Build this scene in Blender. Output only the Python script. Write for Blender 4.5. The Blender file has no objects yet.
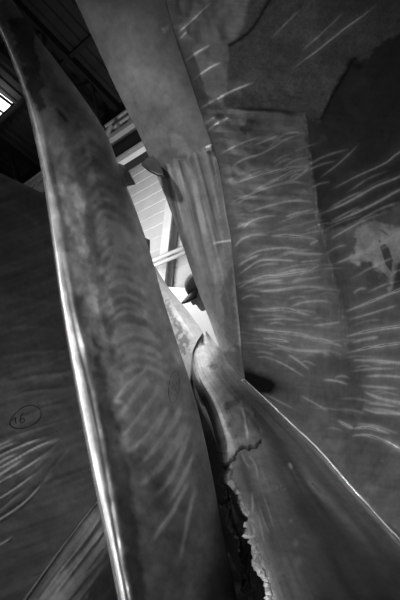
import bpy, bmesh, math, random
import numpy as np
from mathutils import Vector, Matrix

random.seed(4)
SC = bpy.context.scene
COL = SC.collection

# ------------------------------------------------------------------ camera
FPX = 450.0
PITCH, ROLL = math.radians(28.0), math.radians(3.5)
CAM = np.array([0.0, 0.0, 0.32])
fw = np.array([0.0, math.cos(PITCH), math.sin(PITCH)])
r0 = np.array([1.0, 0.0, 0.0])
u0 = np.array([0.0, -math.sin(PITCH), math.cos(PITCH)])
rt = math.cos(ROLL) * r0 + math.sin(ROLL) * u0
up = -math.sin(ROLL) * r0 + math.cos(ROLL) * u0


def P(px, py, d):
    """point seen in direction (px, py) at distance d along the view axis"""
    px, py, d = np.asarray(px, float), np.asarray(py, float), np.asarray(d, float)
    a = (px - 200) / FPX
    b = (300 - py) / FPX
    return CAM + d[..., None] * (fw + a[..., None] * rt + b[..., None] * up)


cam_d = bpy.data.cameras.new('camera')
cam_d.sensor_fit = 'VERTICAL'
cam_d.sensor_height = 36
cam_d.lens = 36 * FPX / 600
cam_d.clip_start = 0.02
cam = bpy.data.objects.new('camera', cam_d)
COL.objects.link(cam)
m = Matrix(((rt[0], up[0], -fw[0], CAM[0]), (rt[1], up[1], -fw[1], CAM[1]), (rt[2], up[2], -fw[2], CAM[2]), (0, 0, 0, 1)))
cam.matrix_world = m
SC.camera = cam


# ------------------------------------------------------------------ materials
def nd(nt, t, **kw):
    n = nt.nodes.new(t)
    for k, v in kw.items():
        setattr(n, k, v)
    return n


def plain(name, g, rough=.6, metal=0.0, noise=0.0, nscale=6.0, bump=0.0):
    mt = bpy.data.materials.new(name)
    mt.use_nodes = True
    nt = mt.node_tree
    b = nt.nodes['Principled BSDF']
    b.inputs['Base Color'].default_value = (g, g, g, 1)
    b.inputs['Roughness'].default_value = rough
    b.inputs['Metallic'].default_value = metal
    tc = nd(nt, 'ShaderNodeTexCoord')
    no = nd(nt, 'ShaderNodeTexNoise')
    no.inputs['Scale'].default_value = nscale
    no.inputs['Detail'].default_value = 6
    nt.links.new(tc.outputs['Object'], no.inputs['Vector'])
    mr = nd(nt, 'ShaderNodeMapRange')
    mr.inputs['From Min'].default_value = .3
    mr.inputs['From Max'].default_value = .7
    mr.inputs['To Min'].default_value = g * (1 - noise)
    mr.inputs['To Max'].default_value = g * (1 + noise)
    nt.links.new(no.outputs['Fac'], mr.inputs['Value'])
    nt.links.new(mr.outputs['Result'], b.inputs['Base Color'])
    if bump:
        bp = nd(nt, 'ShaderNodeBump')
        bp.inputs['Strength'].default_value = bump
        bp.inputs['Distance'].default_value = .02
        nt.links.new(no.outputs['Fac'], bp.inputs['Height'])
        nt.links.new(bp.outputs['Normal'], b.inputs['Normal'])
    return mt


def steel(name, base=.3, metal=.75, rmul=1.0, fine=22.0, bump=.25, stretch=(1, 1, 1)):
    """ground cast steel: 'wear_shade' holds the oxide / bare-metal tone with painted light and shade (R) and the roughness (G)"""
    mt = bpy.data.materials.new(name)
    mt.use_nodes = True
    nt = mt.node_tree
    b = nt.nodes['Principled BSDF']
    b.inputs['Metallic'].default_value = metal
    at = nd(nt, 'ShaderNodeAttribute', attribute_name='wear_shade')
    sp = nd(nt, 'ShaderNodeSeparateColor')
    nt.links.new(at.outputs['Color'], sp.inputs['Color'])
    tc = nd(nt, 'ShaderNodeTexCoord')
    mp = nd(nt, 'ShaderNodeMapping')
    mp.inputs['Scale'].default_value = stretch
    nt.links.new(tc.outputs['Object'], mp.inputs['Vector'])
    n1 = nd(nt, 'ShaderNodeTexNoise')
    n1.inputs['Scale'].default_value = fine
    n1.inputs['Detail'].default_value = 8
    n1.inputs['Roughness'].default_value = .65
    n2 = nd(nt, 'ShaderNodeTexNoise')
    n2.inputs['Scale'].default_value = 4.5
    n2.inputs['Detail'].default_value = 5
    nt.links.new(mp.outputs['Vector'], n1.inputs['Vector'])
    nt.links.new(tc.outputs['Object'], n2.inputs['Vector'])
    m1 = nd(nt, 'ShaderNodeMapRange')
    m1.inputs['From Min'].default_value = .3
    m1.inputs['From Max'].default_value = .7
    m1.inputs['To Min'].default_value = .8
    m1.inputs['To Max'].default_value = 1.2
    nt.links.new(n1.outputs['Fac'], m1.inputs['Value'])
    m2 = nd(nt, 'ShaderNodeMapRange')
    m2.inputs['From Min'].default_value = .3
    m2.inputs['From Max'].default_value = .7
    m2.inputs['To Min'].default_value = .8
    m2.inputs['To Max'].default_value = 1.2
    nt.links.new(n2.outputs['Fac'], m2.inputs['Value'])
    a = nd(nt, 'ShaderNodeMath', operation='MULTIPLY')
    nt.links.new(m1.outputs['Result'], a.inputs[0])
    nt.links.new(m2.outputs['Result'], a.inputs[1])
    c = nd(nt, 'ShaderNodeMath', operation='MULTIPLY')
    nt.links.new(a.outputs[0], c.inputs[0])
    nt.links.new(sp.outputs['Red'], c.inputs[1])
    e = nd(nt, 'ShaderNodeMath', operation='MULTIPLY', use_clamp=True)
    nt.links.new(c.outputs[0], e.inputs[0])
    e.inputs[1].default_value = base
    nt.links.new(e.outputs[0], b.inputs['Base Color'])
    r = nd(nt, 'ShaderNodeMath', operation='MULTIPLY', use_clamp=True)
    nt.links.new(sp.outputs['Green'], r.inputs[0])
    r.inputs[1].default_value = rmul
    nt.links.new(r.outputs[0], b.inputs['Roughness'])
    bp = nd(nt, 'ShaderNodeBump')
    bp.inputs['Strength'].default_value = bump
    bp.inputs['Distance'].default_value = .006
    nt.links.new(n1.outputs['Fac'], bp.inputs['Height'])
    nt.links.new(bp.outputs['Normal'], b.inputs['Normal'])
    return mt


# ------------------------------------------------------------------ objects
def tag(o, label=None, cat=None, group=None, kind=None):
    if label:
        o['label'] = label
    if cat:
        o['category'] = cat
    if group:
        o['group'] = group
    if kind:
        o['kind'] = kind
    return o


def empty(name, loc):
    o = bpy.data.objects.new(name, None)
    o.location = loc
    o.empty_display_size = .1
    COL.objects.link(o)
    return o


def link_mesh(name, me, mat, parent=None):
    o = bpy.data.objects.new(name, me)
    COL.objects.link(o)
    if mat:
        me.materials.append(mat)
    if parent is not None:
        base = parent
        off = Vector((0, 0, 0))
        while base is not None:
            off += base.location
            base = base.parent
        o.parent = parent
        o.location = -off
    return o


def from_bm(name, bm, mat, parent=None, smooth=False):
    me = bpy.data.meshes.new(name)
    bm.normal_update()
    bm.to_mesh(me)
    bm.free()
    if smooth:
        me.polygons.foreach_set('use_smooth', [True] * len(me.polygons))
    return link_mesh(name, me, mat, parent)


def bm_box(bm, c, ax, half):
    """box: centre, three axis vectors, half sizes"""
    c = Vector(c)
    ax = [Vector(a) for a in ax]
    vs = []
    for i in (-1, 1):
        for j in (-1, 1):
            for k in (-1, 1):
                vs.append(bm.verts.new(c + ax[0] * half[0] * i + ax[1] * half[1] * j + ax[2] * half[2] * k))
    for q in ((0, 1, 3, 2), (4, 6, 7, 5), (0, 4, 5, 1), (2, 3, 7, 6), (0, 2, 6, 4), (1, 5, 7, 3)):
        bm.faces.new([vs[i] for i in q])


def bm_tube(bm, pts, rad, n=10, cap=True):
    pts = [Vector(p) for p in pts]
    rings = []
    prev = None
    for i, p in enumerate(pts):
        t = (pts[min(i + 1, len(pts) - 1)] - pts[max(i - 1, 0)]).normalized()
        if prev is None:
            a = t.orthogonal().normalized()
        else:
            a = (prev - t * prev.dot(t)).normalized()
        prev = a
        b = t.cross(a)
        r = rad[i] if hasattr(rad, '__len__') else rad
        rings.append([bm.verts.new(p + (a * math.cos(2 * math.pi * k / n) + b * math.sin(2 * math.pi * k / n)) * r) for k in range(n)])
    for i in range(len(rings) - 1):
        for k in range(n):
            bm.faces.new((rings[i][k], rings[i][(k + 1) % n], rings[i + 1][(k + 1) % n], rings[i + 1][k]))
    if cap:
        bm.faces.new(rings[0][::-1])
        bm.faces.new(rings[-1])


def bm_prism(bm, poly, off):
    """polygon of 3D points pushed by vector off"""
    off = Vector(off)
    a = [bm.verts.new(Vector(p)) for p in poly]
    b = [bm.verts.new(Vector(p) + off) for p in poly]
    bm.faces.new(a)
    bm.faces.new(b[::-1])
    n = len(a)
    for i in range(n):
        bm.faces.new((a[i], b[i], b[(i + 1) % n], a[(i + 1) % n]))


# ------------------------------------------------------------------ fields used for wear and relief
def vnoise(x, y, seed=0):
    x = np.asarray(x, float)
    y = np.asarray(y, float)
    xi, yi = np.floor(x).astype(np.int64), np.floor(y).astype(np.int64)
    xf, yf = x - xi, y - yi
    xf = xf * xf * (3 - 2 * xf)
    yf = yf * yf * (3 - 2 * yf)

    def h(a, b):
        n = (a * 374761393 + b * 668265263 + seed * 1442695041) & 0x7fffffff
        n = ((n ^ (n >> 13)) * 1274126177) & 0x7fffffff
        return ((n ^ (n >> 16)) & 0xffff) / 65535.0
    return (h(xi, yi) * (1 - xf) + h(xi + 1, yi) * xf) * (1 - yf) + (h(xi, yi + 1) * (1 - xf) + h(xi + 1, yi + 1) * xf) * yf


def fbm(x, y, seed=0, octv=4):
    s = 0
    a = .5
    for i in range(octv):
        s = s + a * vnoise(x * 2 ** i, y * 2 ** i, seed + i * 17)
        a *= .5
    return s / (1 - .5 ** octv)


def catmull(pts, n):
    pts = np.asarray(pts, float)
    k = len(pts)
    t = np.linspace(0, k - 1, n)
    i = np.minimum(t.astype(int), k - 2)
    f = (t - i)[:, None]
    g = lambda j: pts[np.clip(j, 0, k - 1)]
    p0, p1, p2, p3 = g(i - 1), g(i), g(i + 1), g(i + 2)
    p0 = np.where((i == 0)[:, None], 2 * p1 - p2, p0)
    p3 = np.where((i == k - 2)[:, None], 2 * p2 - p1, p3)
    return .5 * (2 * p1 + (p2 - p0) * f + (2 * p0 - 5 * p1 + 4 * p2 - p3) * f ** 2 + (3 * p1 - p0 - 3 * p2 + p3) * f ** 3)


def line_field(X, Y, pts, w, taper=True, smooth=True):
    """soft ridge along a curve: 1 on it, falling off over w; thinning at both ends"""
    pts = np.asarray(pts, float)
    if smooth and len(pts) > 2:
        pts = catmull(pts, len(pts) * 4)
    out = np.zeros_like(X)
    mg = 4 * w
    sel = (X > pts[:, 0].min() - mg) & (X < pts[:, 0].max() + mg) & (Y > pts[:, 1].min() - mg) & (Y < pts[:, 1].max() + mg)
    if not sel.any():
        return out
    x, y = X[sel], Y[sel]
    best = np.full(x.shape, 1e9)
    tt = np.zeros(x.shape)
    n = len(pts) - 1
    for i in range(n):
        ax, ay = pts[i]
        dx, dy = pts[i + 1] - pts[i]
        L = dx * dx + dy * dy + 1e-9
        t = np.clip(((x - ax) * dx + (y - ay) * dy) / L, 0, 1)
        d = (x - ax - t * dx) ** 2 + (y - ay - t * dy) ** 2
        k = d < best
        best[k] = d[k]
        tt[k] = (i + t[k]) / n
    v = np.exp(-best / (w * w))
    if taper:
        v *= np.clip(np.sin(np.pi * np.clip(tt, .0, 1)) * 1.25, 0, 1)
    out[sel] = v
    return out


def poly_field(X, Y, poly, soft=1.5, jag=0.0, jscale=.15, seed=0):
    """1 inside a polygon, 0 outside, with a soft and ragged border"""
    poly = np.asarray(poly, float)
    x, y = X.copy(), Y.copy()
    if jag:
        x += jag * (fbm(X * jscale, Y * jscale, seed) - .5) * 2
        y += jag * (fbm(X * jscale, Y * jscale, seed + 5) - .5) * 2
    inside = np.zeros(X.shape, bool)
    best = np.full(X.shape, 1e9)
    n = len(poly)
    for i in range(n):
        x1, y1 = poly[i]
        x2, y2 = poly[(i + 1) % n]
        c = ((y1 > y) != (y2 > y)) & (x < (x2 - x1) * (y - y1) / (y2 - y1 + 1e-12) + x1)
        inside ^= c
        dx, dy = x2 - x1, y2 - y1
        L = dx * dx + dy * dy + 1e-9
        t = np.clip(((x - x1) * dx + (y - y1) * dy) / L, 0, 1)
        best = np.minimum(best, (x - x1 - t * dx) ** 2 + (y - y1 - t * dy) ** 2)
    sd = np.sqrt(best) * np.where(inside, 1, -1)
    return np.clip(sd / (2 * soft) + .5, 0, 1)


def blob(X, Y, cx, cy, rx, ry, ang=0):
    a = math.radians(ang)
    x, y = X - cx, Y - cy
    u = (x * math.cos(a) + y * math.sin(a)) / rx
    v = (-x * math.sin(a) + y * math.cos(a)) / ry
    return np.exp(-(u * u + v * v))


class Sheet:
    """a curved plate given by control rows of (px, py, distance), finely resampled"""

    def __init__(self, rows, nv, nu, lin_u=False):
        k = len(rows)
        if lin_u:
            fine = []
            for r in rows:
                r = np.asarray(r, float)
                t = np.linspace(0, len(r) - 1, nu)
                fine.append(np.stack([np.interp(t, np.arange(len(r)), r[:, c]) for c in range(3)], 1))
        else:
            fine = [catmull(r, nu) for r in rows]
        fine = np.array(fine)                       # k, nu, 3
        g = catmull(fine.reshape(k, -1), nv).reshape(nv, nu, 3)
        self.X, self.Y, self.D = g[..., 0], g[..., 1], g[..., 2]
        self.tone = np.ones(self.X.shape)
        self.rough = np.full(self.X.shape, .42)
        self.h = np.zeros(self.X.shape)             # relief in metres

    def pos(self):
        p = P(self.X, self.Y, self.D)
        du = np.gradient(p, axis=1)
        dv = np.gradient(p, axis=0)
        n = np.cross(du, dv)
        n /= np.linalg.norm(n, axis=-1, keepdims=True) + 1e-12
        view = CAM - p
        s = np.sign((n * view).sum(-1).sum())
        self.n = n * (s if s else 1)
        return p + self.n * self.h[..., None]

    def at(self, px, py, lift=.002):
        i = np.argmin((self.X - px) ** 2 + (self.Y - py) ** 2)
        d = self.D.flat[i]
        return P(px, py, d) + self.n.reshape(-1, 3)[i] * (lift + self.h.flat[i])

    def build(self, name, mat, parent, thick=.05, back_dir=None, back_tone=1.0):
        f = self.pos()
        nv, nu = self.X.shape
        if back_dir is None:
            off = -self.n * thick
        else:
            off = np.broadcast_to(np.asarray(back_dir, float) * thick, f.shape)
        b = f + off
        V = np.concatenate([f.reshape(-1, 3), b.reshape(-1, 3)])
        idx = np.arange(nv * nu).reshape(nv, nu)
        q = np.stack([idx[:-1, :-1], idx[:-1, 1:], idx[1:, 1:], idx[1:, :-1]], -1).reshape(-1, 4)
        N = nv * nu
        faces = [q, q[:, ::-1] + N]
        # rim
        ring = np.concatenate([idx[0, :], idx[1:, -1], idx[-1, -2::-1], idx[-2:0:-1, 0]])
        nx = np.roll(ring, -1)
        faces.append(np.stack([ring, ring + N, nx + N, nx], -1))
        F = np.concatenate(faces)
        # make the front face the viewer
        e1 = V[q[:, 1]] - V[q[:, 0]]
        e2 = V[q[:, 3]] - V[q[:, 0]]
        if (np.cross(e1, e2) * self.n[:-1, :-1].reshape(-1, 3)).sum() < 0:
            F = F[:, ::-1]
        me = bpy.data.meshes.new(name)
        me.vertices.add(len(V))
        me.vertices.foreach_set('co', V.astype(np.float32).ravel())
        me.loops.add(F.size)
        me.loops.foreach_set('vertex_index', F.astype(np.int32).ravel())
        me.polygons.add(len(F))
        me.polygons.foreach_set('loop_start', np.arange(0, F.size, 4, dtype=np.int32))
        sm = np.ones(len(F), bool)
        sm[-len(ring):] = False
        me.polygons.foreach_set('use_smooth', sm)
        at = me.attributes.new('wear_shade', 'FLOAT_COLOR', 'POINT')
        c = np.ones((len(V), 4), np.float32)
        c[:N, 0] = self.tone.ravel()
        c[N:, 0] = back_tone
        c[:N, 1] = np.clip(self.rough, .08, 1).ravel()
        c[N:, 1] = .5
        at.data.foreach_set('color', c.ravel())
        me.update(calc_edges=True)
        me.validate()
        return link_mesh(name, me, mat, parent)


def set_wear(o, tone=1.0, rough=.35):
    at = o.data.attributes.new('wear_shade', 'FLOAT_COLOR', 'POINT')
    n = len(o.data.vertices)
    at.data.foreach_set('color', np.tile(np.array([tone, rough, 0, 1], np.float32), n))
    return o


# ================================================================== the runner
S_BLADE = steel('ground_steel', base=.42, metal=.7, fine=30, bump=.18)
S_BAND = steel('matt_steel', base=.5, metal=.3, fine=26, bump=.12)
S_CROWN = steel('cast_steel', base=.42, metal=.65, fine=34, bump=.35)
S_POL = steel('polished_steel', base=.75, metal=1.0, fine=40, bump=.08)
M_INK = plain('marker_ink', .02, .6)
M_TAB = plain('dark_tab_steel', .10, .55, .5, .25, 20)

runner = empty('turbine_runner', (0.1, 1.75, 0))
tag(runner, 'huge cast steel turbine runner with tall curved blades, ground and scratched', 'turbine runner')

# ---------------------------------------------------------------- blade in the foreground left (rounded nose)
rowsA = []
Lx = [(-26, -30), (-13, 0), (0, 33), (12, 62), (26, 103), (33, 132), (40, 165), (46, 200), (53, 250), (60, 300), (68.5, 350), (77.5, 400), (87, 450), (97, 500), (108, 550), (118, 600), (127, 640)]
Rx = [(-16, -30), (12, 0), (35, 33), (57, 62), (87, 103), (105, 132), (117, 165), (131, 200), (148, 250), (162, 300), (178, 350), (194, 400), (206, 450), (216, 500), (225, 550), (236, 600), (244, 640)]
for (lx, y), (rx, _) in zip(Lx, Rx):
    v = (y + 30) / 670
    d0 = 1.55 - .72 * v
    row = []
    for u in (0, .012, .04, .08, .13, .19, .3, .45, .6, .72, .82, .9, .955, .985, 1):
        d = d0 + .12 * u
        un = .15
        if u < un:
            q = 1 - u / un
            d += .034 * (1 - math.sqrt(max(0, 1 - q * q)))
        if u > .4:
            q = (u - .4) / .6
            d += .17 * (1 - math.sqrt(max(0, 1 - q * q * .995)))
        row.append((lx + (rx - lx) * u, y, d))
    rowsA.append(row)
A = Sheet(rowsA, 560, 170)
X, Y = A.X, A.Y
fx = np.linspace(0, 1, A.X.shape[1])[None, :] * np.ones_like(X)
face = np.clip((fx - .24) / .1, 0, 1)
arcs = []
for k, y in enumerate(np.arange(128, 372, 10.5)):
    j = random.uniform(-3, 3)
    x1 = np.interp(y, [p[1] for p in Rx], [p[0] for p in Rx])
    x0 = np.interp(y, [p[1] for p in Lx], [p[0] for p in Lx]) + 36
    arcs.append(([(x0 + random.uniform(0, 14), y + 13 + j), (x0 + 16, y + 3 + j), (x0 + (x1 - x0) * .4, y - 3 + j), (x0 + (x1 - x0) * .62, y + 1 + j), (x0 + (x1 - x0) * .85, y + 12 + j)], random.uniform(2.0, 3.6), random.uniform(.5, 1)))
for a in ([(122, 436), (140, 416), (152, 398), (158, 384)], [(128, 452), (150, 434), (170, 404)], [(136, 468), (156, 448), (176, 418), (182, 398)],
          [(140, 486), (158, 470), (178, 440), (188, 418)], [(150, 500), (168, 482), (182, 452), (192, 424)], [(168, 505), (182, 480), (196, 448)],
          [(116, 420), (134, 398), (150, 376)], [(112, 404), (130, 384), (150, 366)], [(150, 545), (172, 512), (190, 480)], [(180, 560), (188, 520), (196, 486)]):
    arcs.append((a, random.uniform(1.9, 3.2), random.uniform(.9, 1.4)))
for pts, w, s in arcs:
    f = line_field(X, Y, pts, w) * face
    A.h += f * .0022 * s
    A.tone += f * 1.25 * s * (.5 + fbm(X * .07, Y * .07, 13))  # reflected bands brightened in the tone over the ridges
    A.rough -= f * .10
nz = fbm(X * .06, Y * .012 + X * .02, 3)
A.tone *= .45 + .95 * fbm(X * .05, Y * .05, 11)
A.tone *= .75 + .5 * fbm(X * .18, Y * .14, 12)
A.h += (fbm(X * .035, Y * .035, 8) - .5) * .012 * face
A.h += (fbm(X * .16, Y * .16, 9) - .5) * .0005 * face
# ground band behind the nose, second ridge
ridge = [(66, 255), (78, 320), (84, 347), (91, 375), (97, 401), (109, 465), (123, 550), (131, 592), (139, 640)]
f = line_field(X, Y, ridge, 2.2, taper=False) * np.clip((Y - 250) / 80, 0, 1)
A.h += f * .0010
A.tone += f * .45  # second highlight along the ridge lifted in the tone
A.rough -= f * .12
groove = [(p[0] - 4.5, p[1]) for p in ridge]
A.h -= line_field(X, Y, groove, 1.8, taper=False) * .0008
band = poly_field(X, Y, [(92, 335), (100, 345), (114, 410), (130, 475), (152, 640), (137, 640), (111, 470), (98, 400)], 2.5, 6, .08, 4)
A.tone *= 1 - .5 * band
mott = poly_field(X, Y, [(54, 185), (78, 180), (88, 215), (98, 262), (110, 320), (104, 345), (90, 330), (72, 270)], 5, 9, .1, 16)
A.tone *= 1 + mott * (.15 + 1.1 * fbm(X * .13, Y * .1, 17))
jag = poly_field(X, Y, [(82, 215), (92, 218), (100, 262), (112, 318), (122, 372), (114, 372), (102, 320), (92, 282)], 1.2, 6, .1, 14)
A.tone *= 1 - .3 * jag
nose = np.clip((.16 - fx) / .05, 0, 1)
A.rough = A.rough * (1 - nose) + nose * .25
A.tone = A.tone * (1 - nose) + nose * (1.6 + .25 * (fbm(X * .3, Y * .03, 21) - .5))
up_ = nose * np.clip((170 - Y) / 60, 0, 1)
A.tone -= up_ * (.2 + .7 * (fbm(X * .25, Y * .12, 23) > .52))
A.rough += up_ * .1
bare = poly_field(X, Y, [(100, 215), (140, 205), (158, 280), (184, 370), (196, 420), (196, 480), (178, 510), (150, 470), (132, 440), (118, 380), (106, 300)], 10, 16, .05, 35)
A.tone *= 1 + .55 * bare * (.4 + .9 * fbm(X * .05, Y * .07, 36))
dk = poly_field(X, Y, [(6, 20), (34, 16), (37, 58), (41, 76), (46, 104), (38, 112), (30, 92), (22, 70)], 2, 7, .14, 31)
A.tone *= 1 - .72 * dk
A.rough += dk * .2
ptch = poly_field(X, Y, [(34, 112), (48, 100), (66, 112), (74, 128), (62, 150), (48, 150), (38, 135)], 3, 9, .12, 33)
A.tone *= 1 + .35 * ptch * fbm(X * .2, Y * .2, 34)
gash = line_field(X, Y, [(56, 107), (63, 115), (72, 124)], 2.6)
A.tone *= 1 - .7 * gash
A.h -= gash * .004
A.h *= np.clip((.84 - fx) / .25, 0, 1)
A.tone = np.clip(A.tone, .12, 2.2)
blA = A.build('blade', S_BLADE, runner, thick=.06, back_dir=fw)
tag(blA, 'tall foreground blade with a polished rounded nose')

# faint ringed mark low on the right side of that blade
bm = bmesh.new()
ell = [(174 + 5.2 * math.cos(t) - 1.5 * math.sin(t), 387 + 16 * math.sin(t)) for t in np.linspace(0, 2 * math.pi, 30)]
bm_tube(bm, [A.at(x, y, .0) for x, y in ell], .0006, 5, cap=False)
for st in ([(172, 380), (174, 384), (172, 389)], [(176, 381), (173, 391)], [(175, 389), (177, 393), (174, 396)]):
    bm_tube(bm, [A.at(x, y, .0) for x, y in st], .0006, 5)
from_bm('marker_writing', bm, M_INK, blA)

# ---------------------------------------------------------------- blade behind it at the far left, with the circled 16
rowsB = [[(-90, 140, 1.62), (-40, 158, 1.75), (0, 173, 1.86), (45, 194, 1.98), (100, 216, 2.1), (150, 240, 2.15)],
         [(-90, 230, 1.50), (-40, 240, 1.66), (0, 250, 1.80), (45, 270, 1.93), (100, 290, 2.06), (150, 300, 2.1)],
         [(-90, 340, 1.34), (-40, 345, 1.50), (0, 350, 1.64), (45, 360, 1.80), (105, 380, 1.95), (160, 385, 2.0)],
         [(-90, 450, 1.18), (-40, 446, 1.33), (0, 446, 1.48), (45, 440, 1.64), (110, 440, 1.82), (160, 430, 1.9)],
         [(-90, 580, 1.02), (-40, 560, 1.15), (5, 540, 1.28), (50, 508, 1.46), (110, 474, 1.70), (160, 450, 1.84)],
         [(-70, 720, .90), (-30, 672, .98), (22, 604, 1.14), (60, 553, 1.34), (102, 497, 1.62), (150, 466, 1.8)]]
B = Sheet(rowsB, 330, 230)
X, Y = B.X, B.Y
fB = np.zeros_like(X)
for pts, w, s in (([(-40, 478), (0, 456), (26, 444), (48, 437)], 1.6, 1), ([(-40, 490), (0, 468), (35, 448), (60, 438)], 1.6, .9), ([(-40, 505), (0, 482), (28, 466), (55, 446)], 1.5, .8),
                  ([(-40, 520), (0, 498), (20, 485), (48, 464)], 1.7, .8), ([(-30, 538), (0, 520), (25, 502), (50, 475)], 1.8, 1.3), ([(-30, 560), (0, 545), (14, 536)], 1.6, .8),
                  ([(-40, 470), (0, 449), (20, 441)], 1.5, .8), ([(-40, 452), (0, 440), (40, 428), (70, 418)], 1.6, .4), ([(0, 430), (40, 410), (70, 402)], 2, .35),
                  ([(-10, 385), (40, 376), (80, 372)], 2.4, .3), ([(-10, 360), (30, 352), (70, 350)], 2.4, .3), ([(-10, 330), (30, 326), (66, 330)], 2.4, .22),
                  ([(-10, 305), (20, 298), (60, 305)], 2.4, .25), ([(-10, 275), (20, 268), (56, 280)], 2.4, .2), ([(0, 205), (20, 212), (48, 230)], 3, .25), ([(-10, 235), (20, 235), (50, 250)], 3, .2),
                  ([(-10, 405), (30, 392), (70, 388)], 1.8, .3), ([(25, 478), (60, 440)], 1.6, .35), ([(35, 490), (75, 440)], 1.6, .3), ([(-30, 500), (0, 475), (30, 455)], 2.2, .9), ([(-30, 482), (0, 462), (24, 450)], 2.0, .8), ([(-30, 532), (0, 510), (30, 486)], 2.0, .6), ([(-30, 462), (0, 445), (16, 438)], 1.8, .7)):
    f = line_field(X, Y, pts, w)
    B.h += f * .005 * s
    B.tone += f * (1.9 if s > .5 else .8) * s
    fB = np.maximum(fB, f * min(1, s))
    B.rough -= f * .12 * min(s, 1)
B.tone *= .55 + .8 * fbm(X * .015 + Y * .01, Y * .16 + X * .06, 40)
B.h += (fbm(X * .02, Y * .03, 41) - .5) * .012 + (fbm(X * .04 + Y * .02, Y * .22 + X * .08, 44) - .5) * .0022
rim = np.exp(-((np.arange(X.shape[0])[:, None] / X.shape[0]) / .012) ** 2) * np.ones_like(X)
B.tone += rim * .5  # highlight along the top rim put into the tone
smear = blob(X, Y, 45, 404, 9, 3.5, 15)
B.tone += smear * .9 * fbm(X * .4, Y * .5, 42)
B.tone *= .5 + .65 * np.clip((fB - .45) * 2, 0, 1)
B.tone = np.clip(B.tone, .15, 2.3)
blB = B.build('blade', S_BLADE, runner, thick=.05)
tag(blB, 'dark streaked blade at the far left with a circled number')
bm = bmesh.new()
ring = [(25.5 + 15 * math.cos(t) + 1.2 * math.sin(2 * t), 417 + 10.5 * math.sin(t) - 4.2 * math.cos(t)) for t in np.linspace(.2, 2 * math.pi + .35, 44)]
for st in (ring, [(12.5, 420), (15.3, 417.5), (16.2, 423.5)], [(15.3, 417.5), (15.9, 420), (16.3, 423.5)],
           [(23.2, 413), (20.6, 416.5), (19.9, 421), (22, 423), (24.6, 421.3), (24.2, 418.6), (21.6, 418.4), (20.1, 420.4)]):
    bm_tube(bm, [B.at(x, y, .001) for x, y in st], .0015, 6, cap=True)
from_bm('marker_number', bm, M_INK, blB)

# ---------------------------------------------------------------- big blade on the right: face and light edge band
border = [(150, -50), (165, 0), (175, 34), (186, 67), (197, 101), (207, 130), (217, 160), (222, 185), (226, 212), (231, 240), (235, 280), (239, 320), (242, 352), (245, 380)]
bordD = [1.95, 1.98, 2.0, 2.03, 2.06, 2.09, 2.12, 2.14, 2.16, 2.18, 2.2, 2.21, 2.21, 2.2]
right = [(450, -50), (450, 0), (450, 42), (450, 84), (450, 130), (450, 172), (450, 214), (450, 252), (450, 292), (450, 340), (450, 400), (450, 470), (450, 535), (450, 594)]
rowsC = []
JX = [243, 280, 320, 360, 400, 440, 480]
JD = [2.21, 1.93, 1.66, 1.38, 1.17, 1.03, .95]
for i in range(14):
    (bx, by), (rx, ry) = border[i], right[i]
    v = i / 13
    dr = 1.28 - .26 * v
    row = []
    for u in np.linspace(0, 1, 8):
        # deep end of the blade bends softly, near end flares out
        d = bordD[i] + (dr - bordD[i]) * (u ** 1.12) + .10 * math.sin(math.pi * u) * (1 - v * .6)
        k = max(0, (i - 9) / 4) ** 1.5
        d = d * (1 - k) + k * float(np.interp(bx + (rx - bx) * u, JX, JD))
        row.append((bx + (rx - bx) * u, by + (ry - by) * u, d))
    rowsC.append(row)
C = Sheet(rowsC, 620, 400)
X, Y = C.X, C.Y
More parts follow.
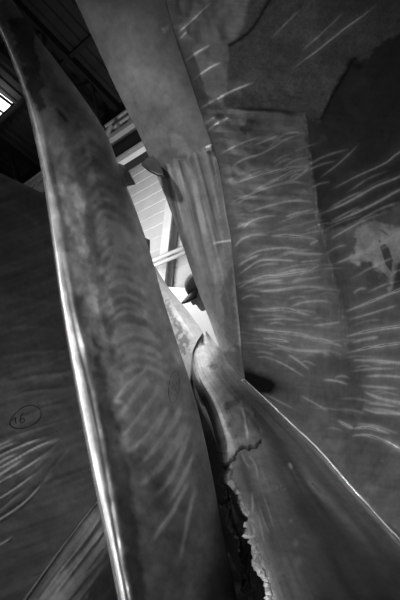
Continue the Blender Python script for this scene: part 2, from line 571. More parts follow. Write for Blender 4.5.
gl = [  # grinding ridges: curve, strength
    ([(230, 169), (240, 161), (260, 154), (275, 146), (287, 139), (301, 134)], .6), ([(275, 141), (285, 134), (300, 132)], .5),
    ([(232, 184), (245, 180), (262, 175), (280, 170), (295, 167), (310, 167)], 1.0), ([(252, 191), (267, 184), (282, 177), (295, 171), (308, 169)], 1.0),
    ([(237, 200), (255, 192), (272, 186), (292, 182), (308, 184)], .7), ([(280, 184), (295, 179), (305, 172), (311, 166)], .6),
    ([(247, 212), (265, 207), (280, 203), (295, 201), (315, 202)], .6), ([(242, 229), (250, 222), (265, 217), (278, 216)], .9),
    ([(285, 217), (297, 214), (315, 209)], .9), ([(234, 247), (242, 240), (255, 235), (270, 235)], .9), ([(270, 236), (292, 236), (318, 239)], .9),
    ([(310, 245), (319, 240)], .9), ([(245, 259), (257, 252), (272, 249), (287, 248), (304, 250)], .8), ([(287, 251), (305, 254), (326, 254)], .8),
    ([(236, 277), (247, 269), (260, 261), (277, 260), (300, 261)], .7), ([(237, 267), (250, 259), (262, 254)], .6),
    ([(237, 289), (250, 282), (265, 277), (280, 276), (295, 274), (310, 271), (322, 265)], 1.3), ([(254, 286), (267, 282), (285, 280)], .8),
    ([(254, 291), (275, 291), (295, 288), (312, 287), (330, 289)], .9), ([(250, 309), (267, 310), (282, 309), (295, 311), (312, 316)], 1.2),
    ([(290, 307), (302, 303), (315, 301), (330, 301)], .9), ([(254, 329), (267, 331), (285, 333), (302, 335), (315, 339), (330, 342), (344, 347)], 1.4),
    ([(262, 338), (277, 340), (290, 342)], 1.1), ([(267, 342), (290, 349), (310, 351), (332, 352)], .7), ([(312, 326), (328, 324), (342, 322)], .7),
    ([(287, 354), (297, 360), (310, 370)], .5), ([(267, 357), (285, 365), (305, 377)], .4), ([(262, 320), (285, 319), (305, 321)], .4),
    ([(240, 300), (250, 296), (262, 297)], .6), ([(300, 262), (322, 260)], .5), ([(300, 280), (324, 277)], .5),
    ([(332, 265), (365, 252), (400, 235), (430, 222)], 1.0), ([(345, 312), (370, 302), (400, 290), (430, 280)], 1.0),
    ([(345, 337), (370, 331), (400, 326), (430, 322)], 1.3), ([(352, 343), (367, 339), (380, 337)], .8), ([(348, 353), (370, 348), (400, 343), (430, 338)], 1.2),
    ([(352, 360), (373, 361), (400, 363), (430, 368)], 1.0), ([(365, 377), (380, 376), (400, 377), (430, 380)], .6), ([(365, 392), (383, 399), (400, 403), (430, 408)], 1.0),
    ([(363, 409), (380, 413), (400, 414), (430, 416)], 1.0), ([(353, 429), (370, 428), (392, 434)], 1.1), ([(352, 436), (370, 436), (387, 442), (402, 450), (425, 462)], 1.4),
    ([(338, 420), (348, 426), (355, 429)], .9), ([(322, 380), (337, 381), (350, 385)], .6),
    ([(319, 215), (346, 203), (376, 187), (400, 177), (430, 162)], .75), ([(325, 226), (358, 212), (379, 202), (400, 190), (430, 176)], .8),
    ([(331, 190), (358, 176), (385, 164), (400, 152), (430, 135)], .55), ([(319, 179), (340, 163), (361, 143)], .35),
    ([(177, 34), (194, 19), (212, 2)], .5), ([(179, 40), (188, 31)], .5), ([(184, 62), (199, 52), (211, 45)], .5), ([(192, 81), (209, 69), (222, 62)], .5),
    ([(199, 109), (216, 100), (235, 90), (255, 82)], .9), ([(203, 125), (216, 117)], .8), ([(207, 131), (229, 117)], .9), ([(252, 146), (280, 135)], .6),
    ([(290, 70), (320, 48), (350, 25), (378, 4)], .5), ([(300, 52), (325, 30), (345, 12)], .3), ([(270, 40), (300, 10)], .25),
    ([(330, 240), (350, 228), (372, 216)], .6), ([(350, 280), (375, 266), (400, 256)], .3), ([(240, 380), (262, 392), (300, 412)], .35), ([(300, 395), (330, 412)], .35),
    ([(330, 222), (360, 206)], .4), ([(348, 320), (372, 313), (400, 304)], .4), ([(350, 372), (375, 369), (400, 369)], .4), ([(360, 386), (400, 389)], .5), ([(366, 403), (400, 407)], .5),
]
for k in range(95):
    if k < 60:
        x0, y0 = random.uniform(238, 330), random.uniform(140, 370)
        sl_ = np.interp(y0, [140, 250, 310, 370], [-.42, -.2, .02, .3])
    else:
        x0, y0 = random.uniform(335, 400), random.uniform(180, 440)
        sl_ = np.interp(y0, [180, 300, 360, 440], [-.5, -.3, .02, .3])
    L_ = random.uniform(14, 50)
    gl.append(([(x0 - L_ / 2, y0 - sl_ * L_ / 2 + 2), (x0, y0 - 1), (x0 + L_ / 2, y0 + sl_ * L_ / 2 + 1)], random.uniform(.1, .35)))
rid = np.zeros_like(X)
hal = np.zeros_like(X)
for pts, s in gl:
    f = line_field(X, Y, pts, .8 + .35 * random.random()) * (.55 + .9 * fbm(X * .12, Y * .12, 81))
    rid = np.maximum(rid, f * s)
    wide = line_field(X, Y, pts, 5.0)
    hal = np.maximum(hal, wide * s)
    C.h += wide * .0016 * s
C.h += rid * .0010
# faint machining waves between the ridges
wav = np.sin((Y - .12 * (X - 280) + 7 * fbm(X * .03, Y * .03, 60)) * .62) * .5 + .5
ground_zone = poly_field(X, Y, [(196, 110), (228, 108), (304, 116), (312, 170), (318, 210), (325, 235), (333, 270), (346, 320), (350, 356), (310, 356), (250, 376), (230, 300)], 1.2, 4.5, .22, 61)  # area of bare ground metal
C.h += (wav * .0006 + (fbm(X * .012, Y * .22, 62) - .5) * .0014) * ground_zone
C.h += (fbm(X * .016, Y * .016, 63) - .5) * .03 + (fbm(X * .05, Y * .05, 64) - .5) * .006
# tones: bare ground metal, darker skins of oxide, older grainy casting at the top
C.tone *= .64 + .1 * ground_zone
C.tone += ground_zone * .35 * np.clip((X - 255) / 60, 0, 1) * fbm(X * .2, Y * .05, 65)
grain = poly_field(X, Y, [(229, 40), (236, 44), (272, -60), (460, -60), (460, 30), (392, 30), (366, 58), (352, 60), (330, 92), (318, 120), (302, 116), (262, 108), (226, 106)], 1.5, 5, .12, 66)
C.tone *= 1 + grain * (-.22 + .5 * (fbm(X * .6, Y * .6, 67) - .5))
C.rough += grain * .16
dark = poly_field(X, Y, [(305, 116), (320, 122), (332, 92), (352, 58), (366, 60), (384, 40), (460, 20), (460, 150), (400, 205), (330, 232), (324, 232), (318, 205), (312, 168)], 1.6, 4, .2, 68)
C.tone *= 1 - .6 * dark
crk = line_field(X, Y, [(272, -6), (262, 12), (250, 30), (238, 40), (230, 45)], 1.5, taper=False)
crk = np.maximum(crk, .8 * line_field(X, Y, [(226, 108), (250, 110), (280, 112), (303, 116)], 2.2))
crk = np.maximum(crk, line_field(X, Y, [(303, 117), (318, 120), (326, 108), (334, 92), (346, 72), (356, 58), (366, 62)], 2.0))
crk = np.maximum(crk, .6 * line_field(X, Y, [(346, 58), (356, 66), (366, 64)], 4))
C.tone *= 1 - .72 * crk
C.h -= crk * .003
spots = poly_field(X, Y, [(240, 130), (247, 120), (254, 119), (252, 128), (246, 136)], 1, 3, .3, 70)
C.tone *= 1 - .5 * spots
c4 = lambda L: [(330 + a / 5.714, 210 + b / 5.714) for a, b in L]
pale = poly_field(X, Y, c4([(110, 290), (140, 240), (150, 110), (230, 60), (330, 90), (420, 110), (520, 60), (520, 250), (390, 320), (352, 470), (318, 440), (345, 400), (250, 325), (240, 290), (180, 285), (150, 320)]), 2.0, 5, .2, 71)
C.tone += pale * 1.0 * (.35 + fbm(X * .09, Y * .09, 72) * 1.1)
C.rough += pale * .12
leaf = poly_field(X, Y, c4([(282, 170), (300, 178), (340, 210), (372, 285), (360, 355), (325, 310), (295, 225)]), .6)
tri = poly_field(X, Y, c4([(420, 280), (395, 330), (352, 470), (420, 460)]), .6)
nick = line_field(X, Y, c4([(245, 325), (290, 350), (345, 400)]), 1.1) + line_field(X, Y, c4([(270, 110), (310, 125), (350, 160)]), 1.0)
nick = np.maximum(nick, poly_field(X, Y, c4([(150, 300), (250, 300), (300, 380), (310, 440), (270, 460), (200, 400)]), 2, 8, .3, 73) * .6)
C.tone = C.tone * (1 - .75 * np.clip(leaf * (1 - .5 * line_field(X, Y, c4([(290, 225), (370, 195)]), 1)) + tri * .8 + nick * .6, 0, 1))
for pol, k in (([(310, 356), (350, 354), (352, 368), (364, 368), (364, 408), (352, 425), (336, 418), (310, 402)], .16), ([(318, 236), (346, 262), (350, 322), (346, 330), (334, 280)], .12), ([(364, 366), (440, 366), (440, 420), (364, 412)], -.14)):
    C.tone *= 1 - k * poly_field(X, Y, pol, 1, 2.5, .2, 75)
bnd = line_field(X, Y, [(304, 116), (309, 150), (312, 172), (316, 202), (318, 222), (325, 240), (332, 270), (340, 296), (344, 320), (347, 352)], 1.2, taper=False)
C.h += bnd * .003 * fbm(X * .4, Y * .4, 77)
C.tone *= 1 + bnd * 1.3 * (fbm(X * .5, Y * .3, 78) - .42)
foot_shade = np.clip((blob(X, Y, 254, 384, 17, 10, 22) * 1.35 + blob(X, Y, 272, 386, 20, 9, 8) * .75 + .5 * blob(X, Y, 243, 372, 10, 10, 30)) * (.6 + .8 * fbm(X * .1, Y * .1, 82)), 0, 1)  # shadow at the blade's foot, painted into the tone
C.tone *= 1 - .96 * foot_shade
C.rough += foot_shade * .45
C.tone += (rid * 3.0 + hal * .36) * (1 - foot_shade)  # ridge glints and their halos brightened in the tone
C.tone = np.minimum(C.tone, 2.3)
C.rough -= rid * .16
C.tone *= .82 + .36 * fbm(X * .04, Y * .04, 79)
C.tone *= .85 + .3 * fbm(X * .02 + Y * .01, Y * .4 - X * .04, 80)
C.tone = np.clip(C.tone, .03, 2.2)
fuC = np.linspace(0, 1, X.shape[1])[None, :] * np.ones_like(X)
C.h *= np.clip(fuC / .05, 0, 1)
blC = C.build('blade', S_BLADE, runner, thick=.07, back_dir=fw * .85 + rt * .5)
tag(blC, 'broad right-hand blade covered in curved grinding ridges')

sil = [(50, -50), (75, 0), (91, 34), (106, 67), (122, 101), (137, 130), (150, 159), (160, 184), (171, 212), (181.5, 241), (194.5, 280), (208.5, 317), (215, 337), (224, 362)]
rowsE = []
for i in range(14):
    (bx, by), (sx, sy) = border[i], sil[i]
    row = []
    for u in np.linspace(0, 1, 7):
        d = bordD[i] + .17 * (1 - u) - .03 * math.sin(math.pi * u)
        if u == 0:
            d += .02
        row.append((sx + (bx - sx) * u, sy + (by - sy) * u, d))
    rowsE.append(row)
E = Sheet(rowsE, 470, 110)
X, Y = E.X, E.Y
jagl = [(134, 130), (140, 168), (165, 166), (172, 160), (184, 159), (192, 154), (200, 152), (205, 147), (212, 146), (214, 160), (240, 390), (140, 400)]
low = poly_field(X, Y, jagl, 1.2, 3, .35, 90)
E.tone *= .9 - .15 * (1 - low)
E.tone += .35 * np.exp(-((low - .5) / .3) ** 2) * np.clip((X - 160) / 20, 0, 1) * (Y < 190)
fan = fbm((X - 150) * .34 - (Y - 150) * .085, Y * .012, 91, 2)
E.tone *= 1 + low * (fan - .5) * 1.5 * np.clip(1.4 - (Y - 160) / 110, .15, 1)
for pts, w, s in (([(192, 158), (196, 185), (201, 212), (206, 240)], 2.2, .5), ([(176, 165), (184, 185), (192, 212)], 2.2, .3), ([(184, 160), (192, 180), (200, 225)], 1.6, .3),
                  ([(166, 168), (180, 210), (188, 240)], 2, .2), ([(222, 190), (226, 215), (230, 239)], 1.1, .3)):
    E.tone += line_field(X, Y, pts, w) * s * 1.3
E.tone *= 1 + .12 * (fbm(X * .18 - Y * .07, Y * .02, 92) - .5)
E.tone *= 1 - .3 * poly_field(X, Y, [(156, 168), (162, 150), (186, 148), (188, 158), (172, 160), (164, 176)], 3, 4, .2, 93)
E.tone += .3 * poly_field(X, Y, [(170, 133), (182, 136), (190, 150), (188, 158), (178, 152), (170, 145)], 2, 3, .2, 94)
trap = poly_field(X, Y, [(214, 244), (231, 240), (242, 350), (243, 372), (224, 362), (218, 320)], 1.0, 1.5, .2, 95)
E.tone *= 1 - .06 * trap
E.h += trap * .003
E.tone *= 1 - .4 * poly_field(X, Y, [(222, 290), (232, 262), (234, 300), (240, 336), (238, 352), (224, 336)], 1.5, 4, .25, 96) + .0
E.tone += .3 * poly_field(X, Y, [(214, 262), (222, 248), (226, 258), (220, 284), (214, 282)], 1.2, 4, .3, 97)
E.tone += .55 * line_field(X, Y, [(214, 243), (231, 240)], 1.0, taper=False) + .5 * line_field(X, Y, [(231, 240), (235, 280), (241, 345)], 1.2, taper=False)
blobb = poly_field(X, Y, [(206, 147), (212, 145), (213, 151), (207, 152)], .8)
E.tone += blobb * .9
E.h += blobb * .008
E.tone += .5 * poly_field(X, Y, [(162, 28), (168, 24), (170, 30), (164, 33)], 1, 2, .3, 98)
E.tone *= .9 + .2 * fbm(X * .06, Y * .06, 99)
E.rough[:] = .5
E.rough += (1 - low) * .05
E.h += (fbm(X * .03, Y * .02, 100) - .5) * .012
E.tone *= 1 - .5 * poly_field(X, Y, [(214, 356), (230, 350), (244, 344), (250, 392), (226, 386)], 2.5, 6, .2, 152)
E.tone *= 1.25
E.tone = np.clip(E.tone, .2, 2)
band_o = E.build('edge_band', S_BAND, blC, thick=.05, back_dir=fw * .8 + rt * .6)
tag(band_o, 'pale matt edge of the blade')

# dark torn tab on that edge
bm = bmesh.new()
poly = [(141, 164, 2.26), (145, 158.5, 2.24), (153, 155, 2.22), (158, 160, 2.21), (161.5, 168, 2.2), (164.5, 176, 2.2), (158, 175, 2.21), (148, 170, 2.24)]
bm_prism(bm, [P(*p) for p in poly], fw * .03)
bmesh.ops.bevel(bm, geom=list(bm.edges), offset=.003, segments=2, affect='EDGES')
o = from_bm('metal_tab', bm, M_TAB, blC)
tag(o, 'small dark torn steel tab on the pale edge')
bm = bmesh.new()
poly = [(112, 164, 1.72), (119, 163, 1.73), (126, 166, 1.69), (131, 175, 1.64), (135, 183, 1.60), (128, 183, 1.66), (124, 186, 1.70), (114, 186, 1.73)]
bm_prism(bm, [P(*p) for p in poly], fw * .03)
bmesh.ops.bevel(bm, geom=list(bm.edges), offset=.003, segments=2, affect='EDGES')
o = from_bm('metal_tab', bm, plain('tab_steel', .6, .5, .6, .3, 25), blA)
tag(o, 'grey torn steel tab behind the rounded blade')

# ---------------------------------------------------------------- crown in front: rises from the lower right to a tip
jun = [(206, 331, 2.42), (214, 341, 2.40), (226, 356, 2.33), (243, 379, 2.21), (280, 414, 1.93), (320, 452, 1.66), (360, 497, 1.38), (400, 541, 1.17), (440, 584, 1.03), (480, 628, .95)]
lef = [(203, 333, 2.43), (197, 343, 2.40), (193, 356, 2.33), (197, 374, 2.20), (212, 402, 1.97), (224, 440, 1.70), (229, 478, 1.48), (243, 514, 1.26), (257, 562, 1.06), (268, 606, .94)]
flank = [(202, 333, 2.47), (195.5, 343.5, 2.46), (191.5, 356.5, 2.41), (192.5, 375, 2.3), (197, 408, 2.25), (205, 446, 2.08), (216, 484, 1.84), (232, 518, 1.6), (254, 564, 1.38), (266, 608, 1.25)]
rowsD = []
for i in range(10):
    a, b, c = np.array(flank[i], float), np.array(lef[i], float), np.array(jun[i], float)
    w = c - b
    bul = -.05 * min(1, i / 4)
    row = [a, a * .55 + b * .45 + (0, 0, -.06 if i < 4 else 0), b + (0, 0, .008), b + w * .04 + (0, 0, bul * .3), b + w * .14 + (0, 0, bul * .75), b + w * .32 + (0, 0, bul), b + w * .55 + (0, 0, bul * .9), b + w * .8 + (0, 0, bul * .4), b + w * .94 + (0, 0, bul * .1), c]
    rowsD.append(row)
D = Sheet(rowsD, 420, 300)
X, Y = D.X, D.Y
fu = np.linspace(0, 9, X.shape[1])[None, :] * np.ones_like(X)
fv = np.linspace(0, 9, X.shape[0])[:, None] * np.ones_like(X)
wr = np.exp(-((fu - 2) / .9) ** 2) * np.clip((Y - 446) / 20, 0, 1) * np.clip(fu, 0, 1)
jx = (fbm(Y * .07, Y * 0 + 3.3, 140) - .5) * 14 + (np.round(fbm(Y * .2, Y * 0 + 1.1, 141) * 5) / 5 - .5) * 9 + (fbm(Y * .6, fu * .3, 142) - .5) * 4
D.X += jx * wr
D.tone *= .72 + .5 * fbm(X * .05, Y * .05, 110)
st = fbm((fu * .55 + .03 * np.sin(fv)) * 3.2, fv * .35, 111)
D.tone *= .2 + 1.3 * st
D.h += (st - .5) * .006 * np.clip(fv - 2, 0, 1)
rag = np.exp(-((fu - 2.5) / .55) ** 2) * np.clip((Y - 452) / 25, 0, 1)
rn = np.round(fbm(X * .2, Y * .16, 113) * 6) / 6 * .7 + .3 * fbm(X * .5, Y * .5, 112)
D.h += rag * (rn - .35) * .03 * np.clip(1.2 - (Y - 450) / 260, .4, 1)
D.tone += rag * (.5 + 4.0 * np.clip(fbm(X * .35, Y * .3, 114) - .36, 0, 1))
D.rough += rag * .2
chunk = poly_field(X, Y, [(216, 380), (236, 378), (248, 402), (262, 432), (246, 446), (236, 456), (222, 464), (214, 430)], 2, 6, .15, 115)
D.tone += chunk * (fbm(X * .14, Y * .12, 116) - .3) * 1.1
D.h += chunk * (fbm(X * .14, Y * .14, 117) - .4) * .007 * np.clip((Y - 385) / 30, 0, 1)
stepl = line_field(X + 5 * (fbm(X * .2, Y * .2, 150) - .5), Y + 12 * (fbm(X * .16, Y * .16, 151) - .5), [(222, 468), (230, 460), (238, 452), (247, 448), (256, 444), (262, 440)], 1.5, taper=False)
D.tone *= 1 - .7 * stepl
D.h -= stepl * .008
for pts, w, s in (([(240, 398), (244, 414), (247, 430), (248, 442)], 1.4, .9), ([(248, 455), (256, 466), (259, 482)], 1.2, .8), ([(252, 490), (253, 505), (252, 516)], 1.4, .9),
                  ([(257, 500), (264, 520), (271, 537)], 1.1, .6), ([(262, 492), (268, 508), (275, 530)], 1.0, .6), ([(289, 462), (293, 469)], 1.6, 1.2), ([(304, 476), (316, 490), (330, 504)], 2.2, .5), ([(240, 450), (246, 462), (251, 470)], 1.2, .6),
                  ([(258, 512), (262, 530), (264, 542)], 1.0, .5), ([(300, 470), (340, 512), (380, 560)], 4, .25), ([(280, 440), (320, 490), (372, 560)], 4, .25), ([(270, 590), (290, 560)], 3, .15)):
    f = line_field(X, Y, pts, w)
    D.tone += f * s
    D.h += f * .003 * s
    D.rough -= f * .1
for cx, cy, r in ((296, 543, 4), (298, 562, 5), (291, 521, 2), (277, 488, 1.2), (285, 489, 1.2), (281, 486, 1)):
    D.tone += blob(X, Y, cx, cy, r * .7, r, 0) * .8
tipm = np.clip((405 - Y) / 40, 0, 1)
D.tone += tipm * .8  # light on the tip painted into the tone
D.rough += tipm * .2
D.tone *= 1 - .6 * poly_field(X, Y, [(209, 366), (213, 362), (216, 363), (214, 368), (210, 369)], 2, 4, .3, 118)
D.tone *= 1 - .45 * poly_field(X, Y, [(224, 404), (238, 396), (240, 401), (226, 412)], 1.4, 4, .3, 119)
D.rough += .05
gap_shade = np.clip((2.0 - fu) / .5, 0, 1) * np.clip((Y - 372) / 25, 0, 1)
D.tone *= 1 - .95 * gap_shade  # shade of the gap painted onto the flank
D.rough += .3 * gap_shade
D.tone *= 1 - .5 * np.clip((fu - 3.0) / 1.5, 0, 1) * np.clip((8.6 - fu) / .8, 0, 1) * np.clip(fv - 2.5, 0, 1)  # fading light over the crown put into the tone
D.tone = np.clip(D.tone, .025, 2.0)
crD = D.build('crown', S_CROWN, runner, thick=.12, back_tone=.06, back_dir=np.array([0, .25, -1.0]))  # near-black back puts the gap's shade into the colour
tag(crD, 'rough cast crown between the blades')

# fillet at the right blade's foot, its highlight put into a near-white bead
def bead(name, pts, rad, n, parent, tone, rough, seed):
    c = catmull(pts, n)
    q = P(c[:, 0], c[:, 1], c[:, 2] - .008)
    bm = bmesh.new()
    rr = [rad * c[i, 2] * (.8 + .4 * vnoise(i * .35, 0, seed)) for i in range(n)]
    bm_tube(bm, q, rr, 10)
    o = from_bm(name, bm, S_POL, parent, True)
    return set_wear(o, tone, rough)


bd = bead('fillet_weld', jun[3:], .0054, 120, runner, 1.3, .24, 5)
tag(bd, 'weld line at the foot of the right blade, with its highlight in the colour')

# crown on the other side of the foreground blade
rowsF = [[(20, 607, 1.14), (46, 570, 1.28), (76, 530, 1.46), (100, 498, 1.62), (126, 470, 1.78), (170, 440, 2.05), (236, 420, 2.25)],
         [(50, 640, 1.08), (76, 604, 1.22), (104, 570, 1.42), (128, 540, 1.6), (156, 515, 1.86), (190, 480, 2.2), (250, 462, 2.2)],
         [(90, 690, 1.02), (116, 650, 1.2), (140, 618, 1.45), (166, 590, 1.75), (196, 566, 2.0), (215, 540, 2.1), (272, 520, 2.1)],
         [(150, 760, .98), (176, 720, 1.2), (196, 690, 1.5), (216, 665, 1.85), (236, 640, 2.0), (250, 600, 2.05), (300, 580, 2.05)]]
F_ = Sheet(rowsF, 150, 150)
X, Y = F_.X, F_.Y
fu = np.linspace(0, 6, X.shape[1])[None, :] * np.ones_like(X)
fv = np.linspace(0, 3, X.shape[0])[:, None] * np.ones_like(X)
F_.tone *= .9 + 1.1 * fbm(fv * 9, fu * .5, 120)
F_.h += (fbm(fv * 9, fu * .5, 121) - .5) * .006
for k in (.28, .5):
    f = np.exp(-((fv - k) / .05) ** 2)
    F_.tone += f * .5
    F_.h += f * .004
F_.tone *= 1 - .96 * np.clip((np.maximum(fu - 2.6, (fv - 2.2) * 1.5)) / .6, 0, 1)  # far part near black, the gap's shade painted into its tone
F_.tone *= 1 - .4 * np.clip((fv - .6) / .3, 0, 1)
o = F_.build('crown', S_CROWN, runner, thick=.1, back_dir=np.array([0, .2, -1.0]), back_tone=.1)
tag(o, 'streaked crown surface left of the foreground blade')
bd = bead('fillet_weld', [(20, 606, 1.13), (46, 569, 1.27), (76, 529, 1.45), (102, 496, 1.62), (126, 469, 1.77)], .0032, 60, runner, .8, .38, 9)

# drum under the crown that carries the runner on the floor
bm = bmesh.new()
cx, cy = .24, 1.75
prof = [(.0, 0.0), (.5, 0.0), (.5, .08), (.42, .1), (.4, .18), (.0, .2)]
N = 40
rings = [[bm.verts.new((cx + r * math.cos(2 * math.pi * k / N), cy + r * math.sin(2 * math.pi * k / N), z)) for k in range(N)] for r, z in prof[1:-1]]
for a, b in zip(rings, rings[1:]):
    for k in range(N):
        bm.faces.new((a[k], a[(k + 1) % N], b[(k + 1) % N], b[k]))
bm.faces.new(rings[0][::-1])
bm.faces.new(rings[-1])
o = from_bm('hub', bm, S_CROWN, runner)
set_wear(o, .12, .7)

# ---------------------------------------------------------------- far blade seen through the gap
rowsG = [[(128, 236, 2.90), (138, 247, 2.85), (149, 262, 2.78)],
         [(128, 262, 2.84), (142, 268, 2.79), (157, 277, 2.72)],
         [(130, 292, 2.74), (150, 300, 2.68), (176, 310, 2.60)],
         [(136, 330, 2.62), (164, 332, 2.57), (193, 337, 2.48)],
         [(146, 372, 2.52), (172, 370, 2.46), (200, 366, 2.38)],
         [(156, 410, 2.44), (186, 406, 2.36), (210, 396, 2.28)]]
G = Sheet(rowsG, 200, 100)
X, Y = G.X, G.Y
G.tone *= 1.7 + .3 * (fbm(X * .08, Y * .08, 130) - .5)
pat = poly_field(X, Y, [(160, 292), (168, 300), (174, 316), (186, 330), (190, 344), (184, 362), (176, 346), (178, 330), (166, 312)], 1.5, 5, .3, 131)
G.tone *= 1 - .5 * pat * (fbm(X * .25, Y * .25, 132) > .42)
G.rough[:] = .5
blG = G.build('blade', S_BAND, runner, thick=.05, back_dir=fw)
tag(blG, 'far pale blade seen through the gap')
rowsH = [[(149, 262, 2.78), (151, 263, 2.80), (154, 265, 2.83)],
         [(157, 277, 2.72), (162, 281, 2.75), (167.5, 286, 2.78)],
         [(176, 310, 2.60), (181, 309, 2.63), (186, 309, 2.67)],
         [(193.5, 337, 2.48), (198, 334, 2.52), (202, 331, 2.56)],
         [(206, 360, 2.38), (210, 356, 2.42), (214, 352, 2.46)]]
H = Sheet(rowsH, 90, 30)
H.tone[:] = 1.8
H.rough[:] = .5
o = H.build('edge_band', S_BAND, blG, thick=.03, back_dir=fw * .7 - rt * .7)
tag(o, 'bright flat edge of the far blade')

# ================================================================== the hall
hv = fw + rt * ((-419 - 200) / FPX) + up * ((300 - 508) / FPX)
hv[2] = 0
hv /= np.linalg.norm(hv)                  # along the wall, away and to the left
nv_ = np.array([hv[1], -hv[0], 0.0])
W0 = P(165, 250, 8.0)
if np.dot(nv_, CAM - W0) < 0:
    nv_ = -nv_
Z = np.array([0, 0, 1.0])


def onwall(px, py, off):
    """position along the wall and height where a sight line meets the plane 'off' metres in front of it"""
    d = P(px, py, 1.0) - CAM
    q = W0 + nv_ * off
    t = np.dot(q - CAM, nv_) / np.dot(d, nv_)
    p = CAM + d * t
    return np.dot(p - W0, hv), p[2]


def WP(s, z, off):
    p = W0 + hv * s + nv_ * off
    return np.array([p[0], p[1], z])


M_WALL = plain('wall_sheet', .62, .5, 0, .08, 3)
M_ROOF = plain('roof_sheet', .035, .7, 0, .25, 2)
M_TRUSS = plain('truss_paint', .018, .6)
M_GAL = plain('gallery_paint', .6, .5, 0, .1, 5)
M_DARK = plain('gallery_shadow_side', .02, .7)  # near-black colour stands in for gallery shade; brackets share it
M_COLM = plain('column_paint', .8, .55, 0, .1, 4)
M_PIPE = plain('pipe_paint', .7, .4, 0, .05, 4)
M_FLOOR = plain('concrete', .12, .75, 0, .3, 1.5, .2)
M_WHITE = plain('white_sheet', .85, .6, 0, .03, 4)
M_SKY = bpy.data.materials.new('skylight_glow')
M_SKY.use_nodes = True
b = M_SKY.node_tree.nodes['Principled BSDF']
b.inputs['Emission Color'].default_value = (1, 1, 1, 1)
b.inputs['Emission Strength'].default_value = 2.2
b.inputs['Base Color'].default_value = (.8, .8, .8, 1)

# profiled wall sheets: one long sheet, ribs every 22 cm
bm = bmesh.new()
ZT = 9.6
zs = []
z = 0.0
while z < ZT:
    zs += [(z, 0), (z + .25, 0), (z + .255, -.012), (z + .285, -.012), (z + .29, 0)]
    z += .29
for s0, s1 in ((-9, 18),):
    va = [bm.verts.new(WP(s0, a, o_)) for a, o_ in zs]
    vb = [bm.verts.new(WP(s1, a, o_)) for a, o_ in zs]
    vc = [bm.verts.new(WP(s0, a, -.08)) for a, o_ in zs]
    vd = [bm.verts.new(WP(s1, a, -.08)) for a, o_ in zs]
    for i in range(len(zs) - 1):
        bm.faces.new((va[i], vb[i], vb[i + 1], va[i + 1]))
        bm.faces.new((vc[i], vc[i + 1], vd[i + 1], vd[i]))
wall = tag(from_bm('wall_back', bm, M_WALL), kind='structure')

bm = bmesh.new()
bm_box(bm, (0, 3, -.05), ((1, 0, 0), (0, 1, 0), (0, 0, 1)), (16, 16, .05))
tag(from_bm('floor', bm, M_FLOOR), kind='structure')

# roof sheets, corrugated across the hall
bm = bmesh.new()
ZR = 10.4
k0 = -9.0
prof = []
s = k0
while s < 20:
    prof += [(s, 0), (s + .12, 0), (s + .15, .05), (s + .25, .05), (s + .28, 0)]
    s += .28
sl = .10
e1 = [bm.verts.new(WP(a, ZR + h_, -.1)) for a, h_ in prof]
e2 = [bm.verts.new(WP(a, ZR + h_ + sl * 12, 12)) for a, h_ in prof]
for i in range(len(prof) - 1):
    bm.faces.new((e1[i], e2[i], e2[i + 1], e1[i + 1]))
e3 = [bm.verts.new(WP(a, ZR + .15, -.1)) for a in (k0, prof[-1][0])]
e4 = [bm.verts.new(WP(a, ZR + .15 + sl * 12, 12)) for a in (k0, prof[-1][0])]
bm.faces.new((e3[0], e3[1], e4[1], e4[0]))
tag(from_bm('ceiling', bm, M_ROOF), kind='structure')
# upper wall strip to the roof
bm = bmesh.new()
bm_box(bm, WP(4.5, 10.05, -.04), (hv, nv_, Z), (13.5, .04, .5))
tag(from_bm('trim_1', bm, M_DARK), kind='structure')


def on_plane_z(px, py, zz):
    d = P(px, py, 1.0) - CAM
    return CAM + d * ((zz - CAM[2]) / d[2])


# skylight window in the roof at the far left
bm = bmesh.new()
c = on_plane_z(-9, 106, 10.3)
bm_box(bm, c, (hv, nv_, Z), (.55, .30, .03))
sk = tag(from_bm('window_1', bm, M_SKY), kind='structure')
bm = bmesh.new()
for f in (-.55, -.12, .3, .58):
    bm_box(bm, Vector(c) + Vector(hv * f) - Vector((0, 0, .05)), (hv, nv_, Z), (.02, .34, .03))
for f in (-.32, .32):
    bm_box(bm, Vector(c) + Vector(nv_ * f) - Vector((0, 0, .05)), (hv, nv_, Z), (.6, .02, .03))
from_bm('window_frame', bm, M_TRUSS, sk)


# roof trusses
def truss(s, label):
    base = WP(s, 0, 0)
    t = empty('roof_truss', WP(s, 9.2, 5.5))
    tag(t, label, 'roof truss', 'dark steel roof trusses')
    zb, zt = 9.0, 10.3
    bm = bmesh.new()
    bm_box(bm, WP(s, zb, 5.9), (hv, nv_, Z), (.07, 6.0, .09))
    from_bm('bottom_chord', bm, M_TRUSS, t)
    bm = bmesh.new()
    ax = nv_ + Z * sl
    ax /= np.linalg.norm(ax)
    bm_box(bm, WP(s, zt + sl * 5.9, 5.9), (hv, ax, np.cross(hv, ax)), (.07, 6.0, .09))
    from_bm('top_chord', bm, M_TRUSS, t)
    for k in range(8):
        o0 = k * 1.45 + .2
        o1 = o0 + 1.45
        for a, b_ in (((o0, zb), (o0 + .72, zt + sl * (o0 + .72))), ((o0 + .72, zt + sl * (o0 + .72)), (o1, zb))):
            bm = bmesh.new()
            bm_tube(bm, [WP(s, a[1], a[0]), WP(s, b_[1], b_[0])], .04, 6)
            from_bm('diagonal', bm, M_TRUSS, t)


truss(2.4, 'dark steel roof truss nearest, crossing above the gallery')
truss(6.2, 'dark steel roof truss second from the right, behind the rounded blade')
truss(10.0, 'dark steel roof truss farthest left, beside the bright skylight')

